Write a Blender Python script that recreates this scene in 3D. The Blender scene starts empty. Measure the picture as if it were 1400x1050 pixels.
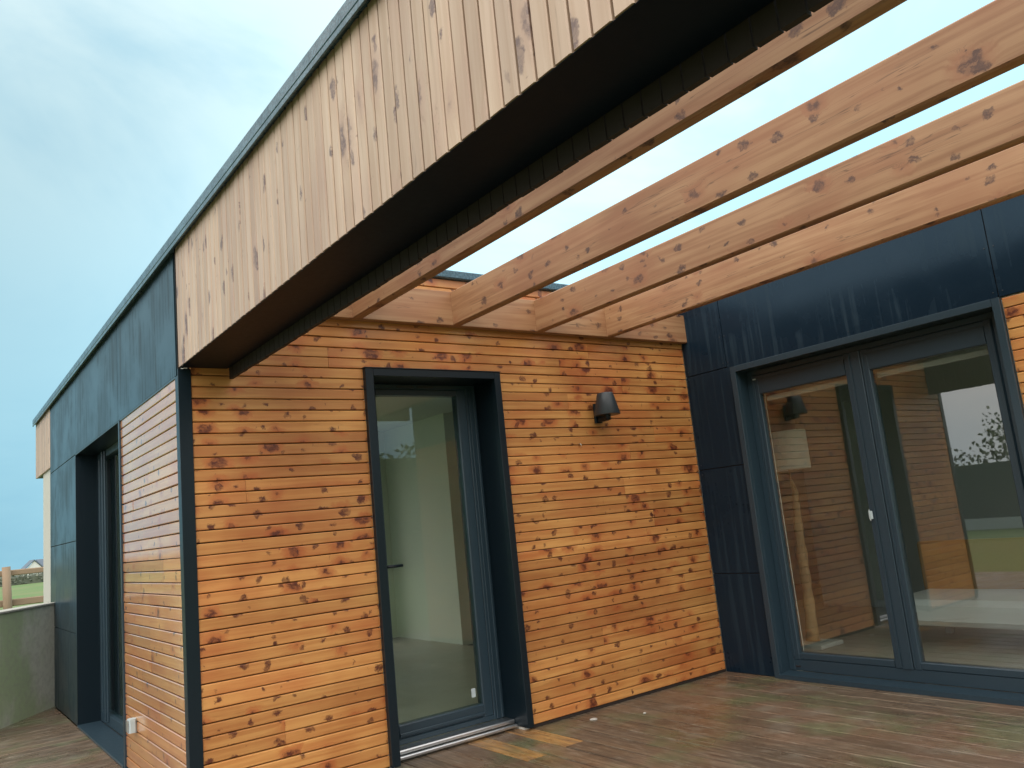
import bpy, math, random
from mathutils import Vector, Matrix
R = random.Random(7)
S = bpy.context.scene
COL = S.collection
rad = math.radians

# ------------------------------------------------------------------ meshes
class MB:
    """collects faces with a UV map (metres, u along the grain) and a per-piece tone"""
    def __init__(s): s.v=[]; s.f=[]; s.uv=[]; s.tone=[]; s.mi=[]; s.sm=[]
    def face(s, pts, uvs=None, tone=.5, mi=0, smooth=False):
        i=len(s.v); s.v += [tuple(p) for p in pts]; s.f.append(tuple(range(i,i+len(pts))))
        s.uv += uvs if uvs else [(p[0]+p[1]*.7, p[2]+p[1]*.3) for p in pts]
        s.tone.append(tone); s.mi.append(mi); s.sm.append(smooth)
    def prism(s, o, L, N, prof, ln, tone=.5, uvo=None, mi=0, vscale=1.0):
        """profile points (w,n) swept from o along L for ln; W = N x L so that (L,W,N) is right handed"""
        o=Vector(o); L=Vector(L); N=Vector(N); W=N.cross(L)
        if uvo is None: uvo=(R.random()*40, R.random()*40)
        a=[o+W*w+N*n for w,n in prof]; b=[p+L*ln for p in a]
        k=len(prof); acc=0
        cum=[0]
        for i in range(k):
            j=(i+1)%k; acc+=math.hypot(prof[j][0]-prof[i][0], prof[j][1]-prof[i][1]); cum.append(acc)
        for i in range(k):
            j=(i+1)%k
            s.face([a[i],b[i],b[j],a[j]], [(uvo[0],uvo[1]+cum[i]),(uvo[0]+ln,uvo[1]+cum[i]),(uvo[0]+ln,uvo[1]+cum[i+1]),(uvo[0],uvo[1]+cum[i+1])], tone, mi)
        s.face(a[::-1], [(uvo[0]+w*.3,uvo[1]+n) for w,n in prof[::-1]], tone, mi)
        s.face(b, [(uvo[0]+w*.3,uvo[1]+n) for w,n in prof], tone, mi)
    def box(s, x0,x1,y0,y1,z0,z1, b=.002, axis=None, tone=.5, mi=0):
        """box with chamfered edges along its long axis"""
        d=(x1-x0,y1-y0,z1-z0)
        if axis is None: axis=d.index(max(d))
        b=min(b, min(d)*.3)
        if axis==0: o,L,N,w,h=(x0,y0,z0),(1,0,0),(0,0,1),y1-y0,z1-z0
        elif axis==1: o,L,N,w,h=(x0,y0,z0),(0,1,0),(1,0,0),z1-z0,x1-x0
        else: o,L,N,w,h=(x0,y0,z0),(0,0,1),(0,1,0),x1-x0,y1-y0
        # W = N x L : axis0 -> y, axis1 -> z, axis2 -> x
        prof=[(0,0),(w,0),(w,h),(0,h)] if b<=0 else [(b,0),(w-b,0),(w,b),(w,h-b),(w-b,h),(b,h),(0,h-b),(0,b)]
        s.prism(o,L,N,prof[::1],d[axis],tone,None,mi)
    def tube(s, pts, rads, n=10, tone=.5, cap=True, mi=0):
        rings=[]
        for i,p in enumerate(pts):
            p=Vector(p); q=Vector(pts[min(i+1,len(pts)-1)])-Vector(pts[max(i-1,0)])
            q.normalize(); u=q.orthogonal().normalized() if i==0 else (u-q*u.dot(q)).normalized(); w=q.cross(u)
            rings.append([p+(u*math.cos(2*math.pi*k/n)+w*math.sin(2*math.pi*k/n))*rads[i] for k in range(n)])
        for i in range(len(rings)-1):
            for k in range(n):
                j=(k+1)%n
                s.face([rings[i][k],rings[i][j],rings[i+1][j],rings[i+1][k]],
                       [(i*.1,k/n*.2),(i*.1,(k+1)/n*.2),(i*.1+.1,(k+1)/n*.2),(i*.1+.1,k/n*.2)],tone,mi,True)
        if cap:
            s.face(rings[0][::-1],None,tone,mi); s.face(rings[-1],None,tone,mi)
    def build(s, name, mat, parent=None):
        me=bpy.data.meshes.new(name); me.from_pydata(s.v,[],s.f)
        uv=me.uv_layers.new(name='UVMap'); uv.data.foreach_set('uv',[c for t in s.uv for c in t])
        at=me.attributes.new('tone','FLOAT','FACE'); at.data.foreach_set('value',s.tone)
        for m in (mat if isinstance(mat,(list,tuple)) else [mat]): me.materials.append(m)
        me.polygons.foreach_set('material_index',s.mi); me.polygons.foreach_set('use_smooth',s.sm)
        if any(s.sm):
            import bmesh
            bm=bmesh.new(); bm.from_mesh(me); bmesh.ops.remove_doubles(bm,verts=bm.verts,dist=1e-5); bm.to_mesh(me); bm.free()
        me.update()
        o=bpy.data.objects.new(name,me); COL.objects.link(o)
        if parent:
            o.parent=parent
            # parent may be moved: keep world placement
            o.matrix_parent_inverse=wm(parent).inverted()
        return o
def wm(o):
    m=Matrix.Translation(o.location)
    return (wm(o.parent)@o.matrix_parent_inverse@m) if o.parent else m
def empty(name, loc, label, cat, group=None):
    o=bpy.data.objects.new(name,None); o.empty_display_size=.2; COL.objects.link(o); o.location=loc
    o['label']=label; o['category']=cat
    if group: o['group']=group
    return o
def tag(o,label=None,cat=None,group=None,kind=None):
    for k,v in (('label',label),('category',cat),('group',group),('kind',kind)):
        if v: o[k]=v
    return o
def origin_to(o, loc):
    loc=Vector(loc); o.data.transform(Matrix.Translation(-loc)); o.location=loc; return o

# ------------------------------------------------------------------ materials
class G:
    def __init__(s,name):
        s.m=bpy.data.materials.new(name); s.m.use_nodes=True; s.t=s.m.node_tree; s.t.nodes.clear()
        s.out=s.t.nodes.new('ShaderNodeOutputMaterial')
    def n(s,typ,ins=None,**at):
        nd=s.t.nodes.new('ShaderNode'+typ)
        for k,v in at.items(): setattr(nd,k,v)
        for k,v in (ins or {}).items(): s.put(nd.inputs[k],v)
        return nd
    def put(s,sock,v):
        if isinstance(v,bpy.types.NodeSocket): s.t.links.new(v,sock)
        elif isinstance(v,bpy.types.Node): s.t.links.new(v.outputs[0],sock)
        else:
            if sock.type=='RGBA' and isinstance(v,(tuple,list)) and len(v)==3: v=(*v,1)
            sock.default_value=v
    def ma(s,op,a,b=0,c=0,clamp=False):
        nd=s.n('Math',{0:a,1:b,2:c},operation=op); nd.use_clamp=clamp; return nd.outputs[0]
    def mr(s,v,a,b,c=0,d=1,smooth=True):
        nd=s.n('MapRange',{0:v,1:a,2:b,3:c,4:d}); nd.interpolation_type='SMOOTHSTEP' if smooth else 'LINEAR'; return nd.outputs[0]
    def mix(s,f,a,b,bt='MIX'):
        nd=s.t.nodes.new('ShaderNodeMix'); nd.data_type='RGBA'; nd.blend_type=bt
        s.put(nd.inputs[0],f); s.put(nd.inputs[6],a); s.put(nd.inputs[7],b); return nd.outputs[2]
    def vm(s,op,a,b): 
        return s.n('VectorMath',{0:a,1:b},operation=op).outputs[0]
    def noise(s,vec,scale=1,detail=2,rough=.5,out=0,dist=0):
        return s.n('TexNoise',{'Vector':vec,'Scale':scale,'Detail':detail,'Roughness':rough,'Distortion':dist}).outputs[out]
    def bsdf(s,**k):
        nd=s.t.nodes.new('ShaderNodeBsdfPrincipled')
        for a,v in k.items(): s.put(nd.inputs[a.replace('_',' ')],v)
        s.t.links.new(nd.outputs[0],s.out.inputs[0]); return nd
    def bump(s,h,strength=.2,dist=.002):
        return s.n('Bump',{'Strength':strength,'Distance':dist,'Height':h}).outputs[0]
    def uv(s): return s.n('UVMap',uv_map='UVMap').outputs[0]
    def tone(s): return s.n('Attribute',attribute_name='tone').outputs['Fac']
    def obj(s): return s.n('NewGeometry').outputs['Position']

def wood(name, light, dark, red, knot, knots=1.0, rough=.4, coat=.0, civ=1.5, cr=.2, ks=1.0, crack=0, stain=None, grain=1.0, knot_to=.85, desat=0, spec=.5):
    g=G(name); p=g.uv(); tone=g.tone()
    warp=g.vm('SUBTRACT', g.noise(p,17,4,.7,1), (.5,.5,.5))
    p2=g.vm('ADD', p, g.vm('MULTIPLY', warp, (.085,.075,0)))
    def vor(sc):
        v=g.n('TexVoronoi',{'Vector':g.vm('MULTIPLY',p2,sc),'Scale':1.0,'Randomness':1.0},voronoi_dimensions='2D')
        r=g.n('SeparateColor',{0:v.outputs['Color']}).outputs[0]
        return v.outputs['Distance'], r
    d1,r1=vor((4.2*ks,5.2,1)); d2,r2=vor((8.5*ks,9.5,1))
    th=.60-.25*(knots-.6)
    ra=g.ma('MULTIPLY', g.ma('SUBTRACT',r1,th), .31)
    ok=g.ma('GREATER_THAN',r1,th)
    k1=g.ma('MULTIPLY',ok,g.mr(g.ma('SUBTRACT',d1,ra),-.07,.018,1,0))
    halo=g.ma('MULTIPLY',ok,g.mr(g.ma('SUBTRACT',d1,ra),0,.20,1,0))
    rb=g.ma('MULTIPLY', g.ma('SUBTRACT',r2,th-.08), .30)
    k2=g.ma('MULTIPLY',g.ma('GREATER_THAN',r2,th-.08),g.mr(g.ma('SUBTRACT',d2,rb),-.05,.035,1,0))
    d3,r3=vor((11,4.2,1)); rc=g.ma('MULTIPLY', g.ma('SUBTRACT',r3,.70), .22)
    k3=g.ma('MULTIPLY',g.ma('GREATER_THAN',r3,.70+.05*(1-knots)),g.mr(g.ma('SUBTRACT',d3,rc),-.03,.02,.85,0))
    k=g.ma('MAXIMUM',g.ma('MAXIMUM',k1,k2),k3)
    # dark splashes break the knot up
    br=g.mr(g.noise(g.vm('MULTIPLY',p2,(34,55,1)),1,4,.6),.34,.60)
    k=g.ma('MULTIPLY',k,g.ma('ADD',g.ma('MULTIPLY',br,.6),.4))
    sx=g.n('SeparateXYZ',{0:p})
    vv=g.ma('ADD',sx.outputs[1],g.ma('MULTIPLY',halo,.02))
    cv=g.n('CombineXYZ',{0:sx.outputs[0],1:vv,2:g.ma('MULTIPLY',tone,9)}).outputs[0]
    gr=g.noise(g.vm('MULTIPLY',cv,(1.5,34,1)),1,3,.55,0,.4)
    fine=g.noise(g.vm('MULTIPLY',cv,(6,300,1)),1,2,.5)
    broad=g.noise(g.vm('MULTIPLY',p,(1.7,4,1)),1,2)
    c=g.mix(g.mr(gr,.36,.66),light,dark)
    c=g.mix(g.ma('MULTIPLY',g.mr(broad,.42,.70),.55),c,red)
    c=g.mix(g.ma('MULTIPLY',g.mr(fine,.45,.75),.22*grain),c,dark)
    tn=g.mr(tone,0,1,.84,1.13,False)
    c=g.mix(1,c,g.n('CombineColor',{0:tn,1:g.ma('POWER',tn,1.1),2:g.ma('POWER',tn,1.15)}).outputs[0],'MULTIPLY')
    c=g.mix(g.ma('MULTIPLY',halo,.62),c,red)
    c=g.mix(g.ma('MULTIPLY',k,knot_to,0,True),c,knot)
    if crack:
        n1=g.noise(g.vm('MULTIPLY',cv,(.9,26,1)),1,3,.5)
        cr_=g.ma('MULTIPLY',g.mr(g.ma('ABSOLUTE',g.ma('SUBTRACT',n1,.5)),.0,.010,1,0),g.mr(g.noise(g.vm('MULTIPLY',p,(1.3,8,1)),1,2),.50,.60))
        c=g.mix(g.ma('MULTIPLY',cr_,crack),c,tuple(x*.35 for x in dark))
    if stain:
        w=g.obj(); s1=g.mr(g.noise(g.vm('MULTIPLY',w,(1.1,1.1,.8)),1,4,.6),.42,.66)
        c=g.mix(g.ma('MULTIPLY',s1,stain[1]),c,stain[0],'MULTIPLY')
    rg=g.ma('ADD',rough,g.ma('MULTIPLY',gr,.16))
    h=g.ma('ADD',g.ma('MULTIPLY',gr,.6),g.ma('MULTIPLY',fine,.5))
    g.bsdf(Base_Color=c,Roughness=rg,Coat_Weight=coat,Coat_Roughness=cr,Coat_IOR=civ,Specular_IOR_Level=spec,Normal=g.bump(h,.25,.0015))
    return g.m

M={}
M['clad']=wood('varnished_larch',(.58,.285,.088),(.48,.203,.056),(.41,.100,.026),(.075,.011,.006),1.75,.36,.0,1.5,.2,1.0,.25,((.74,.56,.48),.75),knot_to=.95)
M['clad_side']=wood('wet_varnished_larch',(.58,.285,.088),(.48,.203,.056),(.41,.100,.026),(.075,.011,.006),1.0,.34,1.0,2.2,.12,1.0,0,((.74,.56,.48),.6),knot_to=.9)
M['fascia']=wood('weathered_lit_larch',(.455,.335,.243),(.395,.275,.188),(.365,.235,.17),(.075,.040,.042),1.35,.40,.0,1.5,.2,.55,.35,((.86,.82,.84),.6))  # same larch, weathered; bright light on it also put into the paler base
M['joist']=wood('beam_pine',(.36,.20,.10),(.27,.13,.060),(.28,.113,.052),(.050,.022,.020),1.4,.45,.0,1.5,.2,.8,.75,((.8,.74,.7),.6))

def panel_mat(name,base,streak,r0,r1,coat=0.0,spec=.36):
    g=G(name); w=g.obj()
    wv=g.vm('MULTIPLY',w,(26,26,.9))
    st=g.mr(g.noise(wv,1,4,.6),.50,.60)
    blot=g.noise(w,2.2,4,.6)
    sm=g.mr(g.noise(w,60,2),.4,.7)
    f=g.ma('MULTIPLY',st,g.mr(blot,.40,.56))
    drop=g.n('TexVoronoi',{'Vector':g.vm('MULTIPLY',w,(70,70,38)),'Scale':1.0}).outputs
    dr=g.ma('MULTIPLY',g.mr(drop['Distance'],.10,.24,1,0),g.mr(g.noise(w,5,2),.5,.62))
    c=g.mix(f,base,streak); c=g.mix(g.ma('MULTIPLY',sm,.2),c,streak)
    rg=g.ma('ADD',g.mr(blot,.3,.7,r0,r1),g.ma('MULTIPLY',f,.20))
    h=g.ma('ADD',g.ma('MULTIPLY',f,.5),dr)
    g.bsdf(Base_Color=c,Roughness=rg,Specular_IOR_Level=spec,Specular_Tint=(.55,.8,1,1),Coat_Weight=coat,Coat_Roughness=.25,Coat_IOR=1.7,Normal=g.bump(h,.35,.0012))
    return g.m
M['panel']=panel_mat('wet_dark_panel',(.005,.014,.026),(.010,.021,.033),.20,.34)
M['panel_side']=panel_mat('dull_dark_panel',(.012,.026,.034),(.024,.042,.052),.28,.40,0,.42)
def paint(name,col,rough=.4,metal=0,var=.15,bs=.08,scale=40,spec=.5):
    g=G(name); w=g.obj(); nz=g.noise(w,scale,3,.6); b=g.noise(w,3,3)
    c=g.mix(g.ma('MULTIPLY',b,var*2),col,tuple(x*.6 for x in col))
    g.bsdf(Base_Color=c,Roughness=g.ma('ADD',rough-.06,g.ma('MULTIPLY',nz,.12)),Metallic=metal,Specular_IOR_Level=spec,Normal=g.bump(nz,bs,.001)); return g.m
M['frame']=paint('anthracite_frame',(.022,.042,.058),.34)
M['trim']=paint('black_flashing',(.005,.012,.018),.32,spec=.34)
M['soffit']=paint('black_soffit',(.003,.008,.015),.45,spec=.12)
M['membrane_shade']=paint('black_membrane_shade',(.018,.010,.007),.8)
M['lampmetal']=paint('lamp_metal',(.028,.034,.04),.38)
M['alu']=paint('brushed_aluminium',(.62,.64,.66),.33,1.0)
M['white']=paint('white_plaster',(.60,.60,.57),.7)
M['plaster']=paint('interior_plaster',(.74,.73,.67),.8,0,.05,.02)
M['ceiling']=paint('interior_ceiling',(.6,.6,.57),.8,0,.05,.02)
M['darkroom']=paint('room_wall_taupe',(.44,.44,.42),.8,0,.1,.02)
M['render']=paint('pale_render',(.46,.45,.40),.85,0,.15,.3,90)
M['fabric']=paint('white_cloth',(.78,.78,.78),.9,0,.05,.3,120)
M['plastic']=paint('pale_plastic',(.46,.53,.54),.3)
M['chip']=paint('white_flake',(.50,.48,.43),.7)
M['slate']=paint('slate_roof',(.10,.13,.17),.6)
M['shade']=paint('lampshade_cloth',(.80,.79,.76),.9,0,.05,.1)
# coping: wet rough metal
def coping_mat():
    g=G('wet_zinc_coping'); w=g.obj(); nz=g.noise(w,70,4,.7); d=g.noise(w,14,3)
    c=g.mix(g.mr(nz,.35,.7),(.022,.048,.068),(.075,.145,.19))
    g.bsdf(Base_Color=c,Roughness=g.mr(d,.3,.7,.22,.42),Normal=g.bump(nz,.6,.003)); return g.m
M['coping']=coping_mat()
def deck_mat():
    g=G('weathered_deck'); p=g.uv(); tone=g.tone(); w=g.obj()
    gr=g.noise(g.vm('MULTIPLY',p,(1.3,46,1)),1,4,.65,0,.3)
    fine=g.noise(g.vm('MULTIPLY',p,(7,330,1)),1,2,.6)
    al=g.noise(w,1.7,4,.62); al2=g.noise(w,.9,3)
    new=g.mr(tone,1.2,1.5)
    tn=g.mr(tone,0,1,.86,1.12,False)
    c=g.mix(g.mr(gr,.33,.68),(.172,.120,.078),(.064,.042,.028))
    c=g.mix(g.ma('MULTIPLY',g.mr(al2,.45,.62),.55),c,(.165,.090,.052))
    c=g.mix(g.ma('MULTIPLY',g.mr(al,.48,.66),.6),c,(.105,.135,.060))
    c=g.mix(g.ma('MULTIPLY',g.mr(g.noise(w,3.1,3),.55,.7),.45),c,(.22,.19,.145))
    c=g.mix(1,c,g.n('CombineColor',{0:tn,1:tn,2:tn}).outputs[0],'MULTIPLY')
    c=g.mix(g.ma('MULTIPLY',g.mr(fine,.5,.75),.4),c,(.05,.034,.022))
    nc=g.mix(g.mr(gr,.4,.62),(.52,.275,.085),(.36,.16,.045))
    c=g.mix(g.ma('MULTIPLY',g.ma('MULTIPLY',new,.75),g.mr(g.noise(g.vm('MULTIPLY',p,(4,30,1)),1,3),.3,.6,.35,1)),c,nc)
    dark=g.mr(g.noise(g.vm('MULTIPLY',p,(3,22,1)),1,3),.62,.75)
    pat=g.noise(g.vm('MULTIPLY',p,(9,60,1)),1,4,.7); c=g.mix(g.ma('MULTIPLY',g.mr(pat,.50,.66),.5),c,(.055,.040,.028)); c=g.mix(g.ma('MULTIPLY',g.mr(pat,.50,.34),.35),c,(.30,.26,.20))
    c=g.mix(g.ma('MULTIPLY',dark,.55),c,(.045,.03,.02))
    h=g.ma('ADD',gr,g.ma('MULTIPLY',fine,.6))
    wet=g.mr(g.noise(w,1.3,4,.6),.4,.65,.20,.46)
    g.bsdf(Base_Color=c,Roughness=g.ma('ADD',wet,g.ma('MULTIPLY',fine,.1)),Normal=g.bump(h,.55,.003)); return g.m
M['deck']=deck_mat()
def concrete_mat():
    g=G('algae_concrete'); w=g.obj()
    a=g.noise(g.vm('MULTIPLY',w,(1.6,1.6,1.1)),1,5,.6); b=g.noise(w,22,4,.6)
    c=g.mix(g.mr(a,.40,.60),(.68,.68,.58),(.47,.56,.34)); c=g.mix(g.ma('MULTIPLY',g.mr(b,.4,.7),.35),c,(.40,.39,.33))
    g.bsdf(Base_Color=c,Roughness=.75,Normal=g.bump(b,.5,.004)); return g.m
M['concrete']=concrete_mat()
def grass_mat():
    g=G('meadow_grass'); w=g.obj(); a=g.noise(w,.12,5,.6); b=g.noise(w,9,4,.7)
    c=g.mix(g.mr(a,.4,.65),(.105,.175,.045),(.17,.185,.07)); c=g.mix(g.ma('MULTIPLY',b,.5),c,(.05,.10,.018))
    g.bsdf(Base_Color=c,Roughness=.9,Normal=g.bump(b,.8,.02)); return g.m
M['grass']=grass_mat()
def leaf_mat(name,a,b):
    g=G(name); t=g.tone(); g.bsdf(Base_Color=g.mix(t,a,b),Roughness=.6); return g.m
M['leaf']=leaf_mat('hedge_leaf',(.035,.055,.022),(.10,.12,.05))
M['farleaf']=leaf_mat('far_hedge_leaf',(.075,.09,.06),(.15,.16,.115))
M['bark']=paint('grey_bark',(.10,.085,.065),.85)
M['oldwood']=paint('grey_brown_timber',(.30,.21,.135),.75,0,.4,.3,30)
M['fencedark']=paint('dark_fence_panel',(.035,.045,.045),.7)
M['drift']=paint('driftwood',(.52,.36,.20),.7,0,.4,.3,25)
M['oak']=paint('oak_frame',(.48,.26,.09),.5,0,.2)
M['parquet']=paint('pale_floor',(.46,.42,.35),.35,0,.3)
def glass_mat(name,ior,tint):
    g=G(name); fr=g.n('Fresnel',{'IOR':ior})
    tr=g.n('BsdfTransparent',{'Color':tint}); gl=g.n('BsdfGlossy',{'Color':(.95,.97,1),'Roughness':.012})
    bf=g.n('NewGeometry').outputs['Backfacing']; fac=g.ma('MULTIPLY',fr.outputs[0],g.ma('SUBTRACT',1,bf))   # one mirror face per pane: thin glass does not trap light
    mx=g.n('MixShader',{0:fac,1:tr.outputs[0],2:gl.outputs[0]}); g.t.links.new(mx.outputs[0],g.out.inputs[0]); return g.m
M['glassA']=glass_mat('door_glass',1.60,(.90,.95,.89))
M['glassB']=glass_mat('patio_glass',2.45,(.86,.90,.88))
M['glassC']=glass_mat('side_glass',1.9,(.75,.82,.78))

# ------------------------------------------------------------------ solved measures (metres)
XB=3.794           # patio wall plane
ZT=2.806; ZC=2.862 # coping
P=.0606            # board pitch

def run_boards(mb, along, o, L, N, length, rows, pitch=P, holes=(), depth=.02, gap=.0048, lo=1.3, hi=3.9, pair=2, base=0):
    """rows of boards; o = lower start corner. holes: (u0,u1,w0,w1) rectangles without boards. rows are stacked along W = N x L"""
    Lv=Vector(L); Nv=Vector(N); W=Nv.cross(Lv); o=Vector(o)
    uvo=None; segs=None
    for r in range(rows):
        w0=r*pitch
        if r%pair==0:
            cuts=[0.0]; x=-R.random()*hi
            while True:
                x+=R.uniform(lo,hi)
                if x>=length-.25: break
                if x>.25: cuts.append(x)
            cuts.append(length)
            segs=[(a,b,R.random(),(R.random()*60,R.random()*60)) for a,b in zip(cuts[:-1],cuts[1:])]
        for a,b,t,uo in segs:
            ivs=[(a,b)]
            for (u0,u1,h0,h1) in holes:
                if w0+pitch*.5>h0 and w0+pitch*.5<h1:
                    nx=[]
                    for p_,q_ in ivs:
                        if q_<=u0 or p_>=u1: nx.append((p_,q_)); continue
                        if p_<u0: nx.append((p_,u0))
                        if q_>u1: nx.append((u1,q_))
                    ivs=nx
            for p_,q_ in ivs:
                if q_-p_<.01: continue
                g=gap/2; c=.0035; w1=pitch
                j=R.uniform(-.0006,.0006); n0=R.uniform(-.001,.0008)
                prof=[(g,-depth),(w1-g,-depth),(w1-g,-c),(w1-g-c,n0),(g+c,n0),(g,-c)]
                mb.prism(o+Lv*(p_+.0006)+W*(w0+j), Lv, Nv, prof, q_-p_-.0012, min(1,max(0,t+R.uniform(-.09,.09))),
                         (uo[0]+p_, uo[1]+(r%pair)*pitch-pitch+g))
# prism profile order check: faces are closed loops so winding is fixed by recalc below

# ================================================================== SETTING
g=MB()
# one sheet: flat near the house, falling away beyond the far hedge, running to the horizon
xs=[-2500,-600,-200,-60,-25,-12,-6,0,6,12,25,60,200,600,2500]; ys=[-2500,-600,-150,-40,-15,-6,0,6,15,30,60,95,140,260,700,2500]
def gz(x,y): return -.06 if y<100 else -.06-3.5*min(1,(y-100)/60)
for i in range(len(xs)-1):
    for j in range(len(ys)-1):
        q=[(xs[i],ys[j]),(xs[i+1],ys[j]),(xs[i+1],ys[j+1]),(xs[i],ys[j+1])]
        g.face([(a,b,gz(a,b)) for a,b in q])
tag(g.build('ground',M['grass']),'green meadow and lawn around the house','ground',kind='structure')

dk=MB()
bw=.142; gap=.0075
def deck_board(x0,x1,y0,y1,axis,tone):
    g2=gap/2
    if axis==1: dk.prism((x0+g2,y0,-.028),(0,1,0),(0,0,1),[(0,0),(0,.025),(-.003,.028),(-(x1-x0-gap)+.003,.028),(-(x1-x0-gap),.025),(-(x1-x0-gap),0)],y1-y0-.002,tone)
    else: dk.prism((x0,y0+g2,-.028),(1,0,0),(0,0,1),[(0,0),(y1-y0-gap,0),(y1-y0-gap,.025),(y1-y0-gap-.003,.028),(.003,.028),(0,.025)],x1-x0-.002,tone)
x=.005
k=0
while x<XB+.3:
    mid=x+bw/2
    fresh = 1.57<mid<1.73 or 1.855<mid<1.99
    cuts=[-4.6]; y=-4.6+R.uniform(.8,3)
    if fresh:
        cuts=[-4.6,-2.7,-.50 if mid<1.8 else -.47,.25]
    else:
        while y<-.3: cuts.append(y); y+=R.uniform(1.6,3.4)
        cuts.append(.25)
    for a,b in zip(cuts[:-1],cuts[1:]):
        deck_board(x,x+bw,a,b,1, 1.6 if (fresh and b>.2) else R.random())
    x+=bw
y=-4.6
while y<6.2:
    x0=-2.3
    c=R.uniform(-1.6,-.5)
    e=.0 if not (1.45<y+bw/2<3.3) else .2
    deck_board(x0,c,y,y+bw,0,R.random()); deck_board(c,e,y,y+bw,0,R.random())
    y+=bw
dk.box(-2.3,XB+.2,-4.6,6.2,-.05,-.034,.001)
tag(dk.build('terrace_deck',M['deck']),'wet weathered timber deck of grey brown boards','deck',kind='structure')

# ================================================================== HOUSE
H=empty('timber_house',(0,0,0),'flat-roofed house clad in orange timber boards and black panels','house')

# door opening in the front wall (x 1.02-1.977, up to 2.20)
DX0,DX1,DZ=1.020,1.977,2.200
fw=MB()
run_boards(fw,'x',(.060,0,.018),(1,0,0),(0,-1,0),XB-.062,46,P,[])if False else None
# W = N x L must be +z : N=(0,-1,0), L=(-1,0,0) -> W=( -1*0-0*0 , 0, 0*0-(-1)(-1))... use L=(1,0,0): (0,-1,0)x(1,0,0)=(0,0,1)
run_boards(fw,'x',(.060,0,.018),(1,0,0),(0,-1,0),XB-.062,46,P,[(DX0-.060,DX1-.060,-1,DZ-.018+.012)])
fw.box(.05,DX0-.001,.0205,.0225,.0,2.80,0,0,mi=1); fw.box(DX1+.001,XB,.0205,.0225,0,2.80,0,0,mi=1); fw.box(DX0-.001,DX1+.001,.0205,.0225,DZ,2.80,0,0,mi=1)
fw.box(.06,DX0-.002,.003,.019,.0,.017,.001,0,mi=1); fw.box(DX1+.002,XB,.003,.019,.0,.017,.001,0,mi=1)
fw.build('front_wall',[M['clad'],M['membrane_shade']],H)
# side wall boards (plane x=0, facing -x): N=(-1,0,0), L=(0,-1,0): W=(-1,0,0)x(0,-1,0)=(0,0,1)
sw=MB()
run_boards(sw,'y',(0.004,1.462,.018),(0,-1,0),(-1,0,0),1.405,35,P,[])
sw.box(.0245,.0265,.04,1.47,0,2.14,0,1,mi=1)
sw.build('side_wall',[M['clad_side'],M['membrane_shade']],H)
# patio wall boards (plane x=XB facing -x), right of the patio door
pw=MB()
run_boards(pw,'y',(XB,-2.326,.018),(0,-1,0),(-1,0,0),1.56,36,P,[])
pw.box(XB+.0205,XB+.0225,-3.9,-2.326,0,2.2,0,1,mi=1)
pw.build('patio_wall',[M['clad'],M['membrane_shade']],H)

# masonry core behind the cladding, rooms, roof
co=MB()
# front core
co.box(.06,1.06,.024,.30,0,2.80,0,2); co.box(1.94,XB+.02,.024,.30,0,2.80,0,2); co.box(1.06,1.94,.024,.30,2.165,2.80,0,0)
# side core
co.box(.03,.30,.302,1.482,0,2.80,0,2); co.box(.03,.30,3.27,4.849,0,2.80,0,2); co.box(.03,.30,1.482,3.27,2.14,2.80,0,1); co.box(.03,.0595,.024,.30,0,2.80,0,2)
# patio core
co.box(XB+.024,XB+.30,-.4835,.02,0,2.80,0,2); co.box(XB+.024,XB+.30,-3.9,-2.2845,0,2.80,0,2); co.box(XB+.024,XB+.30,-2.2845,-.4835,2.1675,2.80,0,1)
# far walls of the two rooms, with unseen openings added for light
co.box(.30,1.05,4.85,5.1,0,2.80,0,2); co.box(3.05,9.0,4.85,5.1,0,2.80,0,0); co.box(1.05,3.05,4.85,5.1,2.48,2.80,0,0); co.box(8.75,9.0,-3.9,4.85,0,2.80,0,1); co.box(XB+.30,4.4,-3.9,-3.65,0,2.80,0,2); co.box(6.6,8.75,-3.9,-3.65,0,2.80,0,0); co.box(4.4,6.6,-3.9,-3.65,2.3,2.80,0,0)
co.box(3.65,XB+.10,.302,2.4,0,2.52,0,1); co.box(3.65,XB+.10,3.4,4.85,0,2.52,0,1)
co.build('wall_core',M['plaster'],H)
fl=MB(); fl.box(.301,3.65,.31,4.85,-.02,.012,0); fl.box(XB+.31,8.75,-3.64,4.849,-.02,.0115,0); fl.build('floor',M['parquet'],H)
rf=MB(); rf.box(.32,3.70,.31,4.85,2.50,2.56,0); rf.box(XB+.31,8.75,-3.64,4.849,2.50,2.56,0); rf.box(.33,8.9,.3,5.0,2.62,2.70,0); rf.box(XB+.1,8.9,-3.85,.299,2.62,2.70,0)
rf.build('roof',M['ceiling'],H)
rw=MB(); rw.box(6.9,6.95,-3.64,1.2,.013,2.499,0,1); rw.build('inner_wall',M['darkroom'],H)

# corner flashing
cp=MB()
cp.box(-.004,.059,-.006,.003,.0,2.168,.001,2); cp.box(-.004,.003,.0035,.054,.0,2.135,.001,2)
cp.build('corner_flashing',M['trim'],H)
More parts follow.
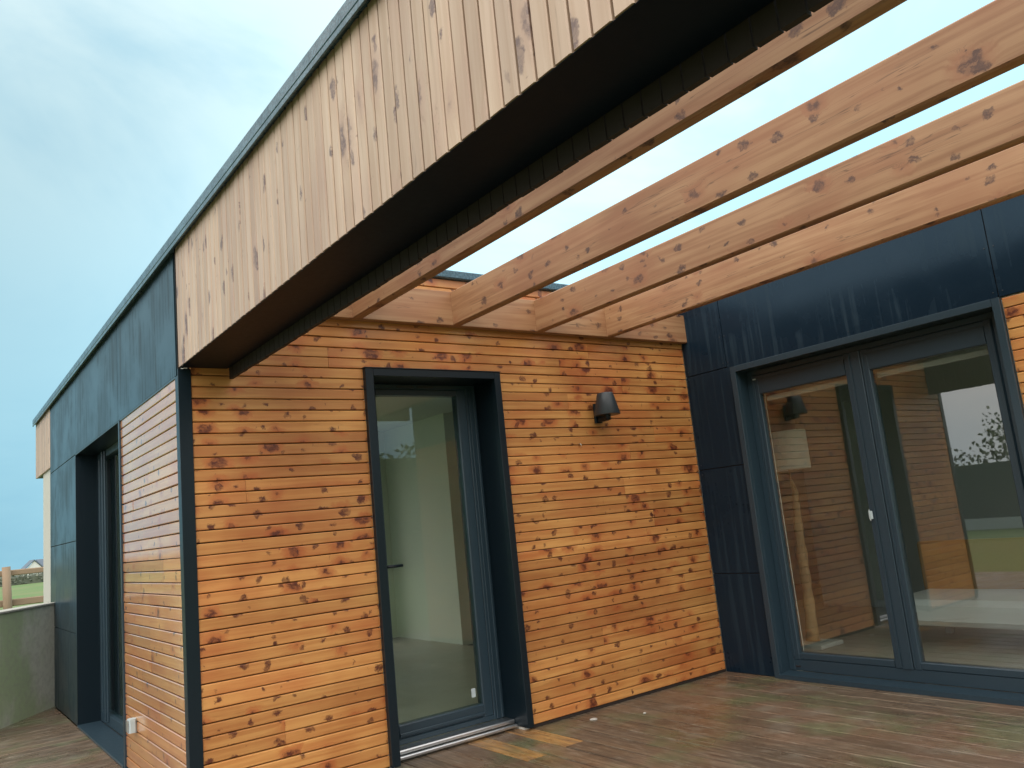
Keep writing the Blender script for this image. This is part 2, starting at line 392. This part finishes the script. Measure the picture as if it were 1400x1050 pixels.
# black panels on the side wall, each one its own sheet
def sheet_x(x,y0,y1,z0,z1,mat,name='facade_panel',th=.009,screws=True):
    m=MB(); m.box(x,x+th,y0+.003,y1-.003,z0+.003,z1-.003,.0012,1)
    o=m.build(name,mat,H)
    return o
for y0,y1,z0,z1 in [(.056,1.535,2.142,2.804),(1.535,3.264,2.142,2.804),(3.264,4.85,2.142,2.804),
                    (3.270,4.85,1.437,2.142),(3.270,4.85,.703,1.437),(3.270,4.85,.004,.703)]:
    sheet_x(.003,y0,y1,z0,z1,M['panel_side'])
for bb in [(.014,.018,3.266,4.84,0,2.80),(.014,.018,.06,3.265,2.145,2.80),(XB+.012,XB+.016,-.44,-.001,0,2.80),(XB+.012,XB+.016,-3.9,-.4405,2.206,2.80)]:
    bk=MB(); bk.box(*bb,0); bk.build('panel_backing',M['membrane_shade'],H)
e=MB(); e.box(.003,.30,4.850,4.856,0,2.80,.001,2); e.build('end_panel',M['panel_side'],H)
# thin angle strips round the side cladding
st=MB(); st.box(-.006,.012,1.465,1.482,0,2.138,.001,2); st.box(-.002,.010,.056,1.465,2.130,2.141,.001,1); st.build('edge_strip',M['frame'],H)
# black panels on the patio wall
for y0,y1,z0,z1 in [(-.403,-.001,2.215,2.804),(-2.314,-.403,2.205,2.804),(-3.9,-2.314,2.205,2.804),
                    (-.446,-.001,1.486,2.215),(-.446,-.001,.710,1.486),(-.446,-.001,.0,.710)]:
    sheet_x(XB,y0,y1,z0,z1,M['panel'])
# screws
for y,z in [(-.03,2.25),(-.03,2.19),(-.375,2.25),(-.42,2.25),(-.42,2.45),(-.375,2.45),(-2.29,2.24),(-2.34,2.24),(-2.29,2.5),(-2.34,2.5),(-1.4,2.24),(-.03,1.52),(-.03,1.45)]:
    sc=MB(); sc.tube([(XB+.001,y,z),(XB-.003,y,z)],[.004,.0035],8); sc.build('screw',M['lampmetal'],H)
# copings
c=MB(); c.box(-.030,.33,0.001,6.02,ZT,ZC,.006,1); c.box(-.030,-.022,0.001,6.02,ZT-.022,ZT-.0005,.001,1)
c.build('coping',M['coping'],H)
c=MB(); c.box(.3305,XB-.031,-.03,.33,ZT,ZC-.002,.006,0); c.build('coping',M['coping'],H)
c=MB(); c.box(XB-.03,XB+.33,-3.93,.33,ZT,ZC-.004,.006,1); c.build('coping',M['coping'],H)
# far fascia end and rendered pier under it
ff=MB(); run_boards(ff,'z',(0.0,4.858,2.208),(0,0,1),(-1,0,0),.596,19,P,[],lo=3,hi=4,pair=1)
ff.v=[(x,y,z) for x,y,z in ff.v]
fo=MB()
# boards stand upright: L=(0,0,1), N=(-1,0,0): W = N x L = (0,1,0)
fo=ff
fo.box(.0215,.30,4.858,6.0,2.21,2.80,0,1,mi=1)
fo.build('far_fascia',[M['fascia'],M['soffit']],H)
pr=MB(); pr.box(.02,.30,4.87,5.55,-.05,2.207,.004,2); pr.build('rendered_pier',M['render'],H)

# ---- glazed door in the front wall
d=MB()   # outer frame of the door
FY=.205
d.box(1.07,1.125,FY,FY+.07,.055,2.155,.003,2); d.box(1.853,1.93,FY,FY+.07,.055,2.155,.003,2)
d.box(1.125,1.853,FY,FY+.07,2.125,2.155,.003,0); d.box(1.125,1.853,FY,FY+.07,.055,.087,.003,0)
d.box(1.868,1.88,FY-.010,FY-.0005,.06,2.12,.002,2); d.box(1.905,1.917,FY-.007,FY-.0005,.06,2.15,.002,2)
door=d.build('door',M['frame'],H)
t=MB()
t.box(DX0,1.071,-.032,.0,.018,DZ,.002,2); t.box(1.929,DX1,-.032,.0,.018,DZ,.002,2); t.box(1.0715,1.9285,-.032,.0,2.156,DZ,.002,0)
t.box(DX0-.004,DX1+.004,-.036,.004,DZ+.0005,DZ+.006,.001,0)
t.box(1.064,1.0695,.0005,.30,.018,2.165,.001,2); t.box(1.9305,1.936,.0005,.30,.018,2.165,.001,2); t.box(1.0715,1.9285,.0005,.30,2.1565,2.162,.001,0)
t.build('surround',M['trim'],door)
s_=MB()
s_.box(1.126,1.197,FY-.002,FY+.065,.088,2.124,.006,2); s_.box(1.779,1.852,FY-.002,FY+.065,.088,2.124,.006,2)
s_.box(1.1975,1.7785,FY-.002,FY+.065,2.086,2.124,.004,0); s_.box(1.1975,1.7785,FY-.002,FY+.065,.088,.163,.006,0)
s_.box(1.1975,1.7785,FY-.012,FY-.0025,.100,.118,.003,0)
s_.build('sash',M['frame'],door)
gp=MB(); gp.box(1.1972,1.7788,.225,.231,.160,2.090,0,2); gp.build('glass_pane',M['glassA'],door)
hd=MB(); hd.box(1.150,1.176,FY-.010,FY-.0025,.98,1.14,.003,2)
hd.tube([(1.163,FY-.008,1.056),(1.163,FY-.045,1.056),(1.175,FY-.055,1.056),(1.265,FY-.055,1.055)],[.009,.009,.0095,.009],10)
hd.build('handle',M['trim'],door)
vt=MB()
for a in (1.345,1.490): vt.box(a,a+.115,FY-.006,FY-.0005,2.131,2.146,.002,0)
vt.build('trickle_vent',M['lampmetal'],door)
th=MB(); th.box(1.073,1.927,.10,.2,.030,.055,.006,0); th.box(1.073,1.927,.07,.099,.012,.030,.004,0); th.build('threshold',M['alu'],door)
sk=MB(); sk.box(1.712,1.742,.2235,.2245,.21,.262,0,2); sk.build('sticker',M['plastic'],door)

# ---- double patio door
FX=XB+.095
d=MB()
d.box(FX,FX+.07,-.536,-.49,.04,2.155,.003,2); d.box(FX,FX+.07,-2.275,-2.215,.04,2.155,.003,2)
d.box(FX,FX+.07,-2.215,-.536,2.118,2.155,.003,1); d.box(FX,FX+.07,-2.215,-.536,.038,.114,.003,1)
d.box(FX-.008,FX+.07,-1.393,-1.327,.1145,2.1175,.004,2)
pd=d.build('patio_door',M['frame'],H)
t=MB(); TX=XB-.026
t.box(TX,XB+.004,-.490,-.446,.0,2.204,.002,2); t.box(TX,XB+.004,-2.322,-2.279,.0,2.204,.002,2); t.box(TX,XB+.004,-2.2785,-.4905,2.160,2.204,.002,1)
t.box(XB+.0045,XB+.17,-.490,-.484,.0,2.165,.001,2); t.box(XB+.0045,XB+.17,-2.284,-2.279,.0,2.165,.001,2); t.box(XB+.0045,XB+.17,-2.2785,-.4905,2.161,2.167,.001,1)
t.build('surround',M['frame'],pd)
sl=MB(); sl.prism((XB-.035,-.491,.001),(0,-1,0),(-1,0,0),[(0.0,0),(.0,-.128),(.036,-.128),(.028,0)],1.787); sl.build('sill',M['frame'],pd)
def sash(y0,y1):   # y0<y1
    z0,z1=.1155,2.1165; a=.050; top=.138; bot=.044
    m=MB(); X=FX-.003
    m.box(X,X+.06,y0,y0+a,z0,z1,.005,2); m.box(X,X+.06,y1-a,y1,z0,z1,.005,2)
    m.box(X,X+.06,y0+a+.0003,y1-a-.0003,z1-top,z1,.005,1); m.box(X,X+.06,y0+a+.0003,y1-a-.0003,z0,z0+bot,.005,1)
    # raised lip and glazing bead
    m.box(X-.005,X-.0003,y0+.006,y0+.018,z0+.01,z1-.01,.002,2); m.box(X-.005,X-.0003,y1-.018,y1-.006,z0+.01,z1-.01,.002,2)
    m.box(X-.005,X-.0003,y0+.0185,y1-.0185,z1-.03,z1-.012,.002,1)
    o=m.build('sash',M['frame'],pd)
    gl=MB(); gl.box(X+.022,X+.028,y0+a-.001,y1-a+.001,z0+bot-.002,z1-top+.002,0,2); gl.build('glass_pane',M['glassB'],pd)
    bl=MB(); bl.box(X+.062,X+.082,y0+a+.012,y1-a-.012,z1-top-.052,z1-top-.016,.004,1); bl.build('blind_rail',M['white'],pd)
sash(-1.326,-.537)
sash(-2.214,-1.394)
lt=MB(); lt.box(FX-.018,FX-.0035,-1.302,-1.276,1.035,1.085,.004,2); lt.box(FX-.022,FX-.0185,-1.293,-1.285,1.025,1.095,.001,2); lt.build('latch',M['plastic'],pd)
tg=MB(); tg.box(FX-.011,FX-.0085,-.575,-.550,2.086,2.096,.001,1); tg.build('sticker',M['plastic'],pd)
tg=MB(); tg.box(FX-.004,FX-.0002,-.585,-.545,.062,.072,.001,1); tg.build('drain_slot',M['membrane_shade'],pd)

# ---- side window, deep reveal
wx=.16
d=MB()
d.box(wx,wx+.07,1.506,1.56,.02,2.128,.003,2); d.box(wx,wx+.07,3.20,3.258,.02,2.128,.003,2); d.box(wx,wx+.07,1.56,3.20,2.07,2.128,.003,1); d.box(wx,wx+.07,1.56,3.20,.02,.10,.003,1)
d.box(wx-.012,wx-.0005,3.02,3.055,.055,2.12,.003,2); d.box(wx-.02,wx-.0005,2.955,2.99,.055,2.12,.003,2); d.box(wx-.012,wx-.0005,2.90,2.925,.055,2.12,.003,2)
win=d.build('side_window',M['frame'],H)
t=MB()
t.box(-.004,.30,3.2585,3.2695,.0,2.139,.001,2); t.box(-.004,.30,1.4825,1.505,.0,2.139,.001,2); t.box(-.004,.30,1.5055,3.258,2.129,2.139,.001,1)
t.build('surround',M['trim'],win)
gp=MB(); gp.box(wx+.03,wx+.036,1.561,3.199,.101,2.069,0,2); gp.build('glass_pane',M['glassC'],win)
sl=MB(); sl.box(-.008,wx-.001,1.506,3.257,.002,.020,.003,1); sl.build('sill',M['frame'],win)

hk=MB(); hk.tube([(2.608,-.001,1.722),(2.608,-.02,1.720),(2.611,-.024,1.708),(2.613,-.012,1.698)],[.0028]*4,6); hk.build('hook',M['alu'],H)

# ================================================================== PERGOLA
PG=empty('pergola',(0,-2,0),'timber pergola with open joists and a deep vertical-board fascia over the deck','pergola')
YE=-4.05
fa=MB()
n=int((-.004-YE)/P)
run_boards(fa,'z',(0.0,-.004-n*P,2.174),(0,0,1),(-1,0,0),.630,n,P,[],lo=3,hi=4,pair=1,gap=.0072)
fa.box(.0205,.0225,YE,-.004,2.19,2.80,0,1,mi=1); fa.box(-.003,.012,-.0035,.0008,2.170,2.803,.001,2,mi=1)
fa.build('fascia',[M['fascia'],M['membrane_shade']],PG)
so=MB(); so.box(.0232,.245,YE,-.001,2.176,2.186,.001,1); so.box(.004,.0230,YE,-.001,2.1715,2.1735,.0005,1); so.build('soffit',M['soffit'],PG)
bo=MB(); bo.box(.05,.24,YE,-.008,2.19,2.78,0,1); bo.build('beam_core',M['membrane_shade'],PG)
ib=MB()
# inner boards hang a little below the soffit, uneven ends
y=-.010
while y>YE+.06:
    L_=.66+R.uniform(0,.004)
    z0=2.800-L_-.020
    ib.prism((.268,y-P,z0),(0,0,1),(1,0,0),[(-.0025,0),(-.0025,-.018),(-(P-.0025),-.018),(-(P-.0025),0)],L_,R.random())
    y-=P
ib.build('inner_boards',M['membrane_shade'],PG)  # shade of the unlit board backs put into this near-black colour
c=MB(); c.box(-.030,.33,YE-.02,-.0005,ZT,ZC,.006,1); c.box(-.030,-.022,YE-.02,-.0005,ZT-.022,ZT-.0005,.001,1); c.build('coping',M['coping'],PG)
lg=MB(); lg.box(.27,XB-.002,-.061,-.003,2.484,2.703,.003,0,.55); lg.build('ledger',M['joist'],PG)
tones=[.55,.45,.35,.85]
for xj,tn in zip((.953,1.632,2.297,2.943),tones):
    m=MB(); m.box(xj,xj+.061,YE+.10,-.0615,2.484,2.703,.007,1,tn); m.build('joist',M['joist'],PG)
m=MB(); m.box(.27,XB-.002,YE,YE+.098,2.58,2.80,.004,0,.4); m.build('end_beam',M['joist'],PG)
m=MB(); m.box(.06,.20,YE+.02,YE+.16,-.03,2.175,.006,2,.4); m.build('post',M['joist'],PG)

# ================================================================== THINGS ON THE WALLS
W=empty('wall_lamp',(2.80,0,1.9),'dark grey conical wall lamp on the orange boards beside the door','lamp')
m=MB()
cx,cy=2.806,-.108
m.tube([(cx,cy,1.905),(cx,cy,1.909),(cx,cy,2.052),(cx,cy,2.060)],[.090,.092,.058,.055],36); m.build('lamp_shade',M['lampmetal'],W)
m=MB(); m.box(cx-.032,cx+.032,-.020,-.001,1.862,2.0,.004,2); m.box(cx-.020,cx+.020,-.105,-.0205,1.868,1.9,.006,1); m.tube([(cx,cy,1.872),(cx,cy,1.93)],[.022,.022],16); m.build('bracket',M['trim'],W)
B=empty('outdoor_socket',(-.03,1.2,.30),'small pale grey weatherproof socket low on the side cladding','socket')
m=MB(); m.box(-.040,.003,1.150,1.208,.262,.338,.009,2); m.build('housing',M['plastic'],B)
m=MB(); m.box(-.047,-.0405,1.155,1.203,.270,.332,.004,2); m.build('flap',M['alu'],B)

def flake(x,y,s):
    m=MB(); pts=[(x+s*math.cos(a)*R.uniform(.6,1.2),y+s*math.sin(a)*R.uniform(.5,.9)) for a in [k*math.pi/4 for k in range(8)]]
    m.face([(a,b,.006) for a,b in pts]); m.face([(a,b,.001) for a,b in pts][::-1])
    for i in range(8):
        j=(i+1)%8; m.face([(*pts[i],.001),(*pts[j],.001),(*pts[j],.006),(*pts[i],.006)])
    return m.build('flake',M['chip'])
tag(flake(2.33,-.17,.028),'largest white flake lying on the deck near the door','flake','white flakes on the deck')
tag(flake(2.60,-.34,.014),'tiny white flake on the deck towards the patio door','flake','white flakes on the deck')

# ================================================================== GARDEN
lw=MB()
A=Vector((.015,4.62,0)); D=Vector((-.575,-.818,0)).normalized(); Nn=Vector((D.y,-D.x,0))   # towards the field
if Nn.y<0: Nn=-Nn
ln=1.45; thk=.18
# straight slanted wall, with a thin cap
def slant(mb,z0,z1,ext,b):
    pr_=[(b,z0),(thk+2*ext-b,z0),(thk+2*ext,z0+b),(thk+2*ext,z1-b),(thk+2*ext-b,z1),(b,z1),(0,z1-b),(0,z0+b)]
    o=A-Nn*ext
    Wd=Vector((0,0,1)).cross(D)
    sgn=1 if Wd.dot(Nn)>0 else -1
    pts=[(sgn*w,n_) for w,n_ in pr_]
    mb.prism(o,D,(0,0,1),pts,ln)
slant(lw,-.05,.905,0,.004)
gw=lw.build('garden_wall',M['concrete']); tag(gw,'low concrete wall stained green with algae at the end of the deck','wall')
cpw=MB(); slant(cpw,.9055,.925,.012,.004); cpw.build('wall_cap',M['render'],gw)

def rail_fence():
    F=empty('post_and_rail_fence',(0,9.0,0),'rustic timber post and rail fence beyond the low concrete wall','fence')
    px=[-2.2,-.02,2.1]
    for x in px+[-.22]:
        thin = x==-.22
        m=MB(); w=.035 if thin else .055
        zt=1.14 if thin else 1.31
        yy=9.35 if thin else 9.0
        m.tube([(x+(.05 if not thin else -.04),yy,-.06),(x,yy,zt*.6),(x-.02,yy,zt)],[w*1.08,w,w*.95],12); m.build('post',M['oldwood'],F)
    for z0,z1 in ((1.185,1.262),(.775,.868)):
        m=MB(); m.box(-3,3.2,9.06,9.10,z0,z1,.01,0,.6); m.build('rail',M['oldwood'],F)
rail_fence()

def leaf_mass(mb,n,fx,size):
    for _ in range(n):
        p,t=fx(); s=size*R.uniform(.6,1.4)
        u=Vector((R.gauss(0,1),R.gauss(0,1),R.gauss(0,1))).normalized(); v=u.orthogonal().normalized()
        p=Vector(p); mb.face([p-u*s,p+v*s*.6,p+u*s,p-v*s*.6],None,t)
m=MB()
tops=[.75+.35*R.random() for _ in range(90)]
def ff_():
    x=R.uniform(-40,45); i=min(88,int((x+40))); hgt=tops[i]*(1-(x+40-i)%1)+tops[i+1]*((x+40-i)%1)
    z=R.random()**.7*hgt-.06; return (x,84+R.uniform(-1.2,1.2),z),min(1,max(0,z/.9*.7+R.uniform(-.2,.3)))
m.box(-40,45,83.2,84.6,-.1,.62,.05,0,.35); leaf_mass(m,14000,ff_,.13)
fh=m.build('field_hedge',M['farleaf']); tag(fh,'long grey-green hedge across the far side of the meadow','hedge',kind='stuff')

def far_house():
    # gable towards the viewer; only its peak shows over the rail
    az=math.atan2(.29+1.0585,13.2); Dd=200; cx_=-1.0585+math.sin(rad(5.85))*Dd; cy_=-4.19+math.cos(rad(5.85))*Dd
    zr=3.12; hw=3.3; ze=zr-hw*1.05
    O=empty('distant_house',(cx_,cy_,-3.5),'distant white gabled house with a slate roof above the field hedge','house')
    m=MB(); w=hw-.25
    m.face([(cx_-w,cy_,-3.5),(cx_+w,cy_,-3.5),(cx_+w,cy_,ze),(cx_,cy_,zr-.3),(cx_-w,cy_,ze)]); m.face([(cx_-w,cy_+9,-3.5),(cx_-w,cy_,-3.5),(cx_-w,cy_,ze),(cx_-w,cy_+9,ze)])
    m.face([(cx_+w,cy_,-3.5),(cx_+w+9,cy_+.02,-3.5),(cx_+w+9,cy_+.02,ze),(cx_+w,cy_,ze)]); m.build('wall',M['white'],O)
    r_=MB()
    def slab(q):
        up=Vector((0,0,.18)); q=[Vector(x) for x in q]; r_.face(q); r_.face([x+up for x in q][::-1])
        for i in range(4): r_.face([q[i],q[(i+1)%4],q[(i+1)%4]+up,q[i]+up])
    slab([(cx_-hw,cy_-.2,ze),(cx_,cy_-.2,zr-.18),(cx_,cy_+9,zr-.18),(cx_-hw,cy_+9,ze)])
    slab([(cx_,cy_-.2,zr-.18),(cx_+hw,cy_-.2,ze),(cx_+hw,cy_+9,ze),(cx_,cy_+9,zr-.18)])
    slab([(cx_+.5,cy_+2.5,zr-.2),(cx_+12,cy_+2.5,zr-.2),(cx_+12,cy_-.1,ze+.2),(cx_+hw-.4,cy_-.1,ze+.2)])
    r_.build('roof',M['slate'],O)
far_house()

# garden seen mirrored in the glass: fence, hedge, bare trees
FF=empty('panel_fence',(-11.6,4,0),'dark panel fence on a concrete base at the edge of the lawn','fence')
m=MB(); m.box(-11.64,-11.56,-6,14,-.06,.20,.005,1); m.build('concrete_base',M['render'],FF)
m=MB()
for k in range(10): m.box(-11.62,-11.59,-6,14,.205+k*.125,.205+k*.125+.115,.004,1)
m.build('panel',M['fencedark'],FF)
for yy in range(-6,15,2):
    m=MB(); m.box(-11.5595,-11.46,yy-.05,yy+.05,-.06,1.5,.005,2); m.build('post',M['fencedark'],FF)
m=MB()
def hx():
    y=R.uniform(-8,16); hgt=1.9+.5*math.sin(y*1.7)+.35*math.sin(y*4.1+1)+R.uniform(-.2,.3); z=R.random()**.8*hgt
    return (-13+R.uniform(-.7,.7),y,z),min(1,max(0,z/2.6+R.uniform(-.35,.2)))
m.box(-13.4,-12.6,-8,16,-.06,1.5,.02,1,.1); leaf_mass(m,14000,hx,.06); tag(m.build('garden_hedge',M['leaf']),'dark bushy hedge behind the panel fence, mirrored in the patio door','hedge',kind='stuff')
m=MB()
def hy():
    x=R.uniform(-14,26); hgt=4.3+.35*math.sin(x*.9)+.25*math.sin(x*2.7+1)+R.uniform(-.3,.3); z=R.random()**.8*hgt
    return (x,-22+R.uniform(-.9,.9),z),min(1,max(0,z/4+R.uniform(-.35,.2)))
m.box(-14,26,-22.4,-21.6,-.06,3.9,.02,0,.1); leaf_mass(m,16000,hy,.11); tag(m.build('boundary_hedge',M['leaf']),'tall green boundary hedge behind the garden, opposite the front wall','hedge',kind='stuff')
def bare_tree(x,y,h,label):
    T=empty('bare_tree',(x,y,-.06),label,'tree','bare trees behind the panel fence'); tr=MB(); cr=MB()
    base=Vector((x,y,-.06))
    tr.tube([base,base+Vector((.03,.02,h*.2)),base+Vector((0,.06,h*.4))],[.06,.05,.04],8)
    def br(p,d,l,r,lev):
        q=p+d*l; cr.tube([p,p+d*l*.5+Vector((R.gauss(0,.03),R.gauss(0,.03),0))*l,q],[r,r*.8,r*.55],5,cap=False)
        if lev==0: return
        for _ in range(4 if lev>1 else 5):
            nd=(d+Vector((R.gauss(0,.42),R.gauss(0,.42),R.uniform(-.05,.35)))).normalized()
            br(p+d*l*R.uniform(.45,1),nd,l*R.uniform(.5,.8),r*.55,lev-1)
    top=base+Vector((0,.06,h*.4))
    for _ in range(6): br(top-Vector((0,0,R.uniform(0,h*.2))),Vector((R.gauss(0,.35),R.gauss(0,.35),1)).normalized(),h*.28,.028,3)
    tr.build('trunk',M['bark'],T); cr.build('crown',M['bark'],T)
for x,y,h,l in [(-13.9,2.6,3.6,'broad bare tree behind the middle of the panel fence'),(-14.3,4.4,3.1,'short twiggy bare tree behind the panel fence towards the field'),(-13.7,3.5,4.0,'slender bare tree between the other bare trees behind the panel fence'),(-14.0,.6,3.3,'bare tree behind the near end of the panel fence')]:
    bare_tree(x,y,h,l)

# ================================================================== ROOM BEHIND THE PATIO DOOR
FLm=empty('floor_lamp',(4.85,-.08,.012),'driftwood floor lamp with a white drum shade behind the patio door','lamp')
lx,ly=4.85,-.06
m=MB(); m.tube([(lx,ly,1.44),(lx,ly,1.445),(lx,ly,1.755),(lx,ly,1.76)],[.176,.178,.178,.176],36); m.build('lamp_shade',M['shade'],FLm)
m=MB(); pts=[(lx+.03*math.sin(z*5),ly+.03*math.sin(z*3.3+1),z) for z in [.05+.1*i for i in range(13)]]
m.tube(pts+[(lx,ly,1.36)],[.055,.05,.042,.047,.036,.045,.04,.05,.035,.04,.03,.028,.025,.012],9); m.tube([(lx,ly,1.35),(lx,ly,1.50)],[.006,.006],6); m.build('stem',M['drift'],FLm)
m=MB(); m.box(lx-.15,lx+.15,ly-.15,ly+.15,.013,.045,.006,0); m.build('base',M['white'],FLm)
SF=empty('low_sofa',(5.4,-1.5,.012),'low white sofa on short wooden legs behind the patio door','sofa')
m=MB(); m.box(5.05,5.75,-3.1,-.62,.17,.36,.04,1); m.build('seat',M['fabric'],SF)
m=MB(); m.box(5.76,5.84,-3.1,-.55,.14,.74,.02,1); m.build('backrest',M['oak'],SF)
for yy in (-3.0,-1.62,-.75):
    for xx in (5.12,5.68):
        m=MB(); m.box(xx,xx+.05,yy,yy+.05,.0125,.169,.004,2); m.build('leg',M['plastic'],SF)

# ------------------------------------------------------------------ consistent normals
import bmesh
for o in list(S.objects):
    if o.type=='MESH' and not o.name.startswith(('field_hedge','garden_hedge','boundary_hedge','ground')):
        bm=bmesh.new(); bm.from_mesh(o.data); bmesh.ops.remove_doubles(bm,verts=bm.verts,dist=2e-6); bmesh.ops.recalc_face_normals(bm,faces=bm.faces); bm.to_mesh(o.data); bm.free()

# ------------------------------------------------------------------ sky, sun, camera
SUN_EL,SUN_AZ=rad(50),rad(234)      # azimuth from +y towards +x: high behind the photographer, veiled by cloud
w=bpy.data.worlds.new('World'); S.world=w; w.use_nodes=True; nt=w.node_tree; nt.nodes.clear()
class GW(G):
    def __init__(s,t): s.t=t
q=GW(nt)
sky=q.n('TexSky'); sky.sky_type='NISHITA'; sky.sun_disc=False; sky.sun_elevation=SUN_EL; sky.sun_rotation=SUN_AZ; sky.air_density=1.2; sky.dust_density=2.0
tc=q.n('TexCoord').outputs['Generated']
sd=(math.sin(SUN_AZ)*math.cos(SUN_EL),math.cos(SUN_AZ)*math.cos(SUN_EL),math.sin(SUN_EL))
dt=q.n('VectorMath',{0:tc,1:sd},operation='DOT_PRODUCT').outputs['Value']
hz=q.n('SeparateXYZ',{0:tc}).outputs[2]
sx=q.n('SeparateXYZ',{0:tc}).outputs[0]
lum=q.ma('ADD',q.ma('ADD',q.mr(hz,.0,.6,5.7,7.2),q.mr(sx,.0,.7,0,6)),q.mr(dt,-.1,.95,0,21))
cl=q.noise(q.vm('MULTIPLY',tc,(1.3,1.3,2.4)),1.25,6,.58,0,.6)
clf=q.mr(cl,.36,.62)
low=q.mix(q.mr(hz,.0,.62),(.54,1.12,1.42),(.80,1.10,1.18))
low=q.mix(q.mr(dt,-.05,.5),low,(1.0,.985,.94))
ccol=q.mix(1,q.mix(clf,(.79,.88,.94),(1.16,1.09,1.05)),low,'MULTIPLY')
cloud=q.vm('MULTIPLY',ccol,q.n('CombineXYZ',{0:lum,1:lum,2:lum}).outputs[0])
mixc=q.mix(.88,sky.outputs[0],cloud)
bg=q.n('Background',{0:mixc,1:.1}); ow=nt.nodes.new('ShaderNodeOutputWorld'); nt.links.new(bg.outputs[0],ow.inputs[0])

sl=bpy.data.lights.new('sun','SUN'); sl.energy=1.2; sl.angle=rad(45); sl.color=(1,.97,.92)
so_=bpy.data.objects.new('sun',sl); COL.objects.link(so_); so_.rotation_euler=Vector(sd).to_track_quat('Z','Y').to_euler()

cam=bpy.data.cameras.new('camera'); co_=bpy.data.objects.new('camera',cam); COL.objects.link(co_); S.camera=co_
cam.sensor_fit='HORIZONTAL'; cam.sensor_width=36; cam.lens=1104.705/1400*36; cam.clip_start=.05; cam.clip_end=6000
yw,pi_,ro=.644361,.166807,-.099817
F=Vector((math.sin(yw)*math.cos(pi_),math.cos(yw)*math.cos(pi_),math.sin(pi_))); Rr=Vector((math.cos(yw),-math.sin(yw),0)); U=Rr.cross(F)
R2=Rr*math.cos(ro)+U*math.sin(ro); U2=U*math.cos(ro)-Rr*math.sin(ro)
mw=Matrix((R2,U2,-F)).transposed().to_4x4(); mw.translation=Vector((-1.05854,-4.18944,1.24975)); co_.matrix_world=mw
S.view_settings.view_transform='Standard'; S.view_settings.look='None'; S.view_settings.exposure=0; S.view_settings.gamma=1
S.cycles.max_bounces=10; S.cycles.transparent_max_bounces=12
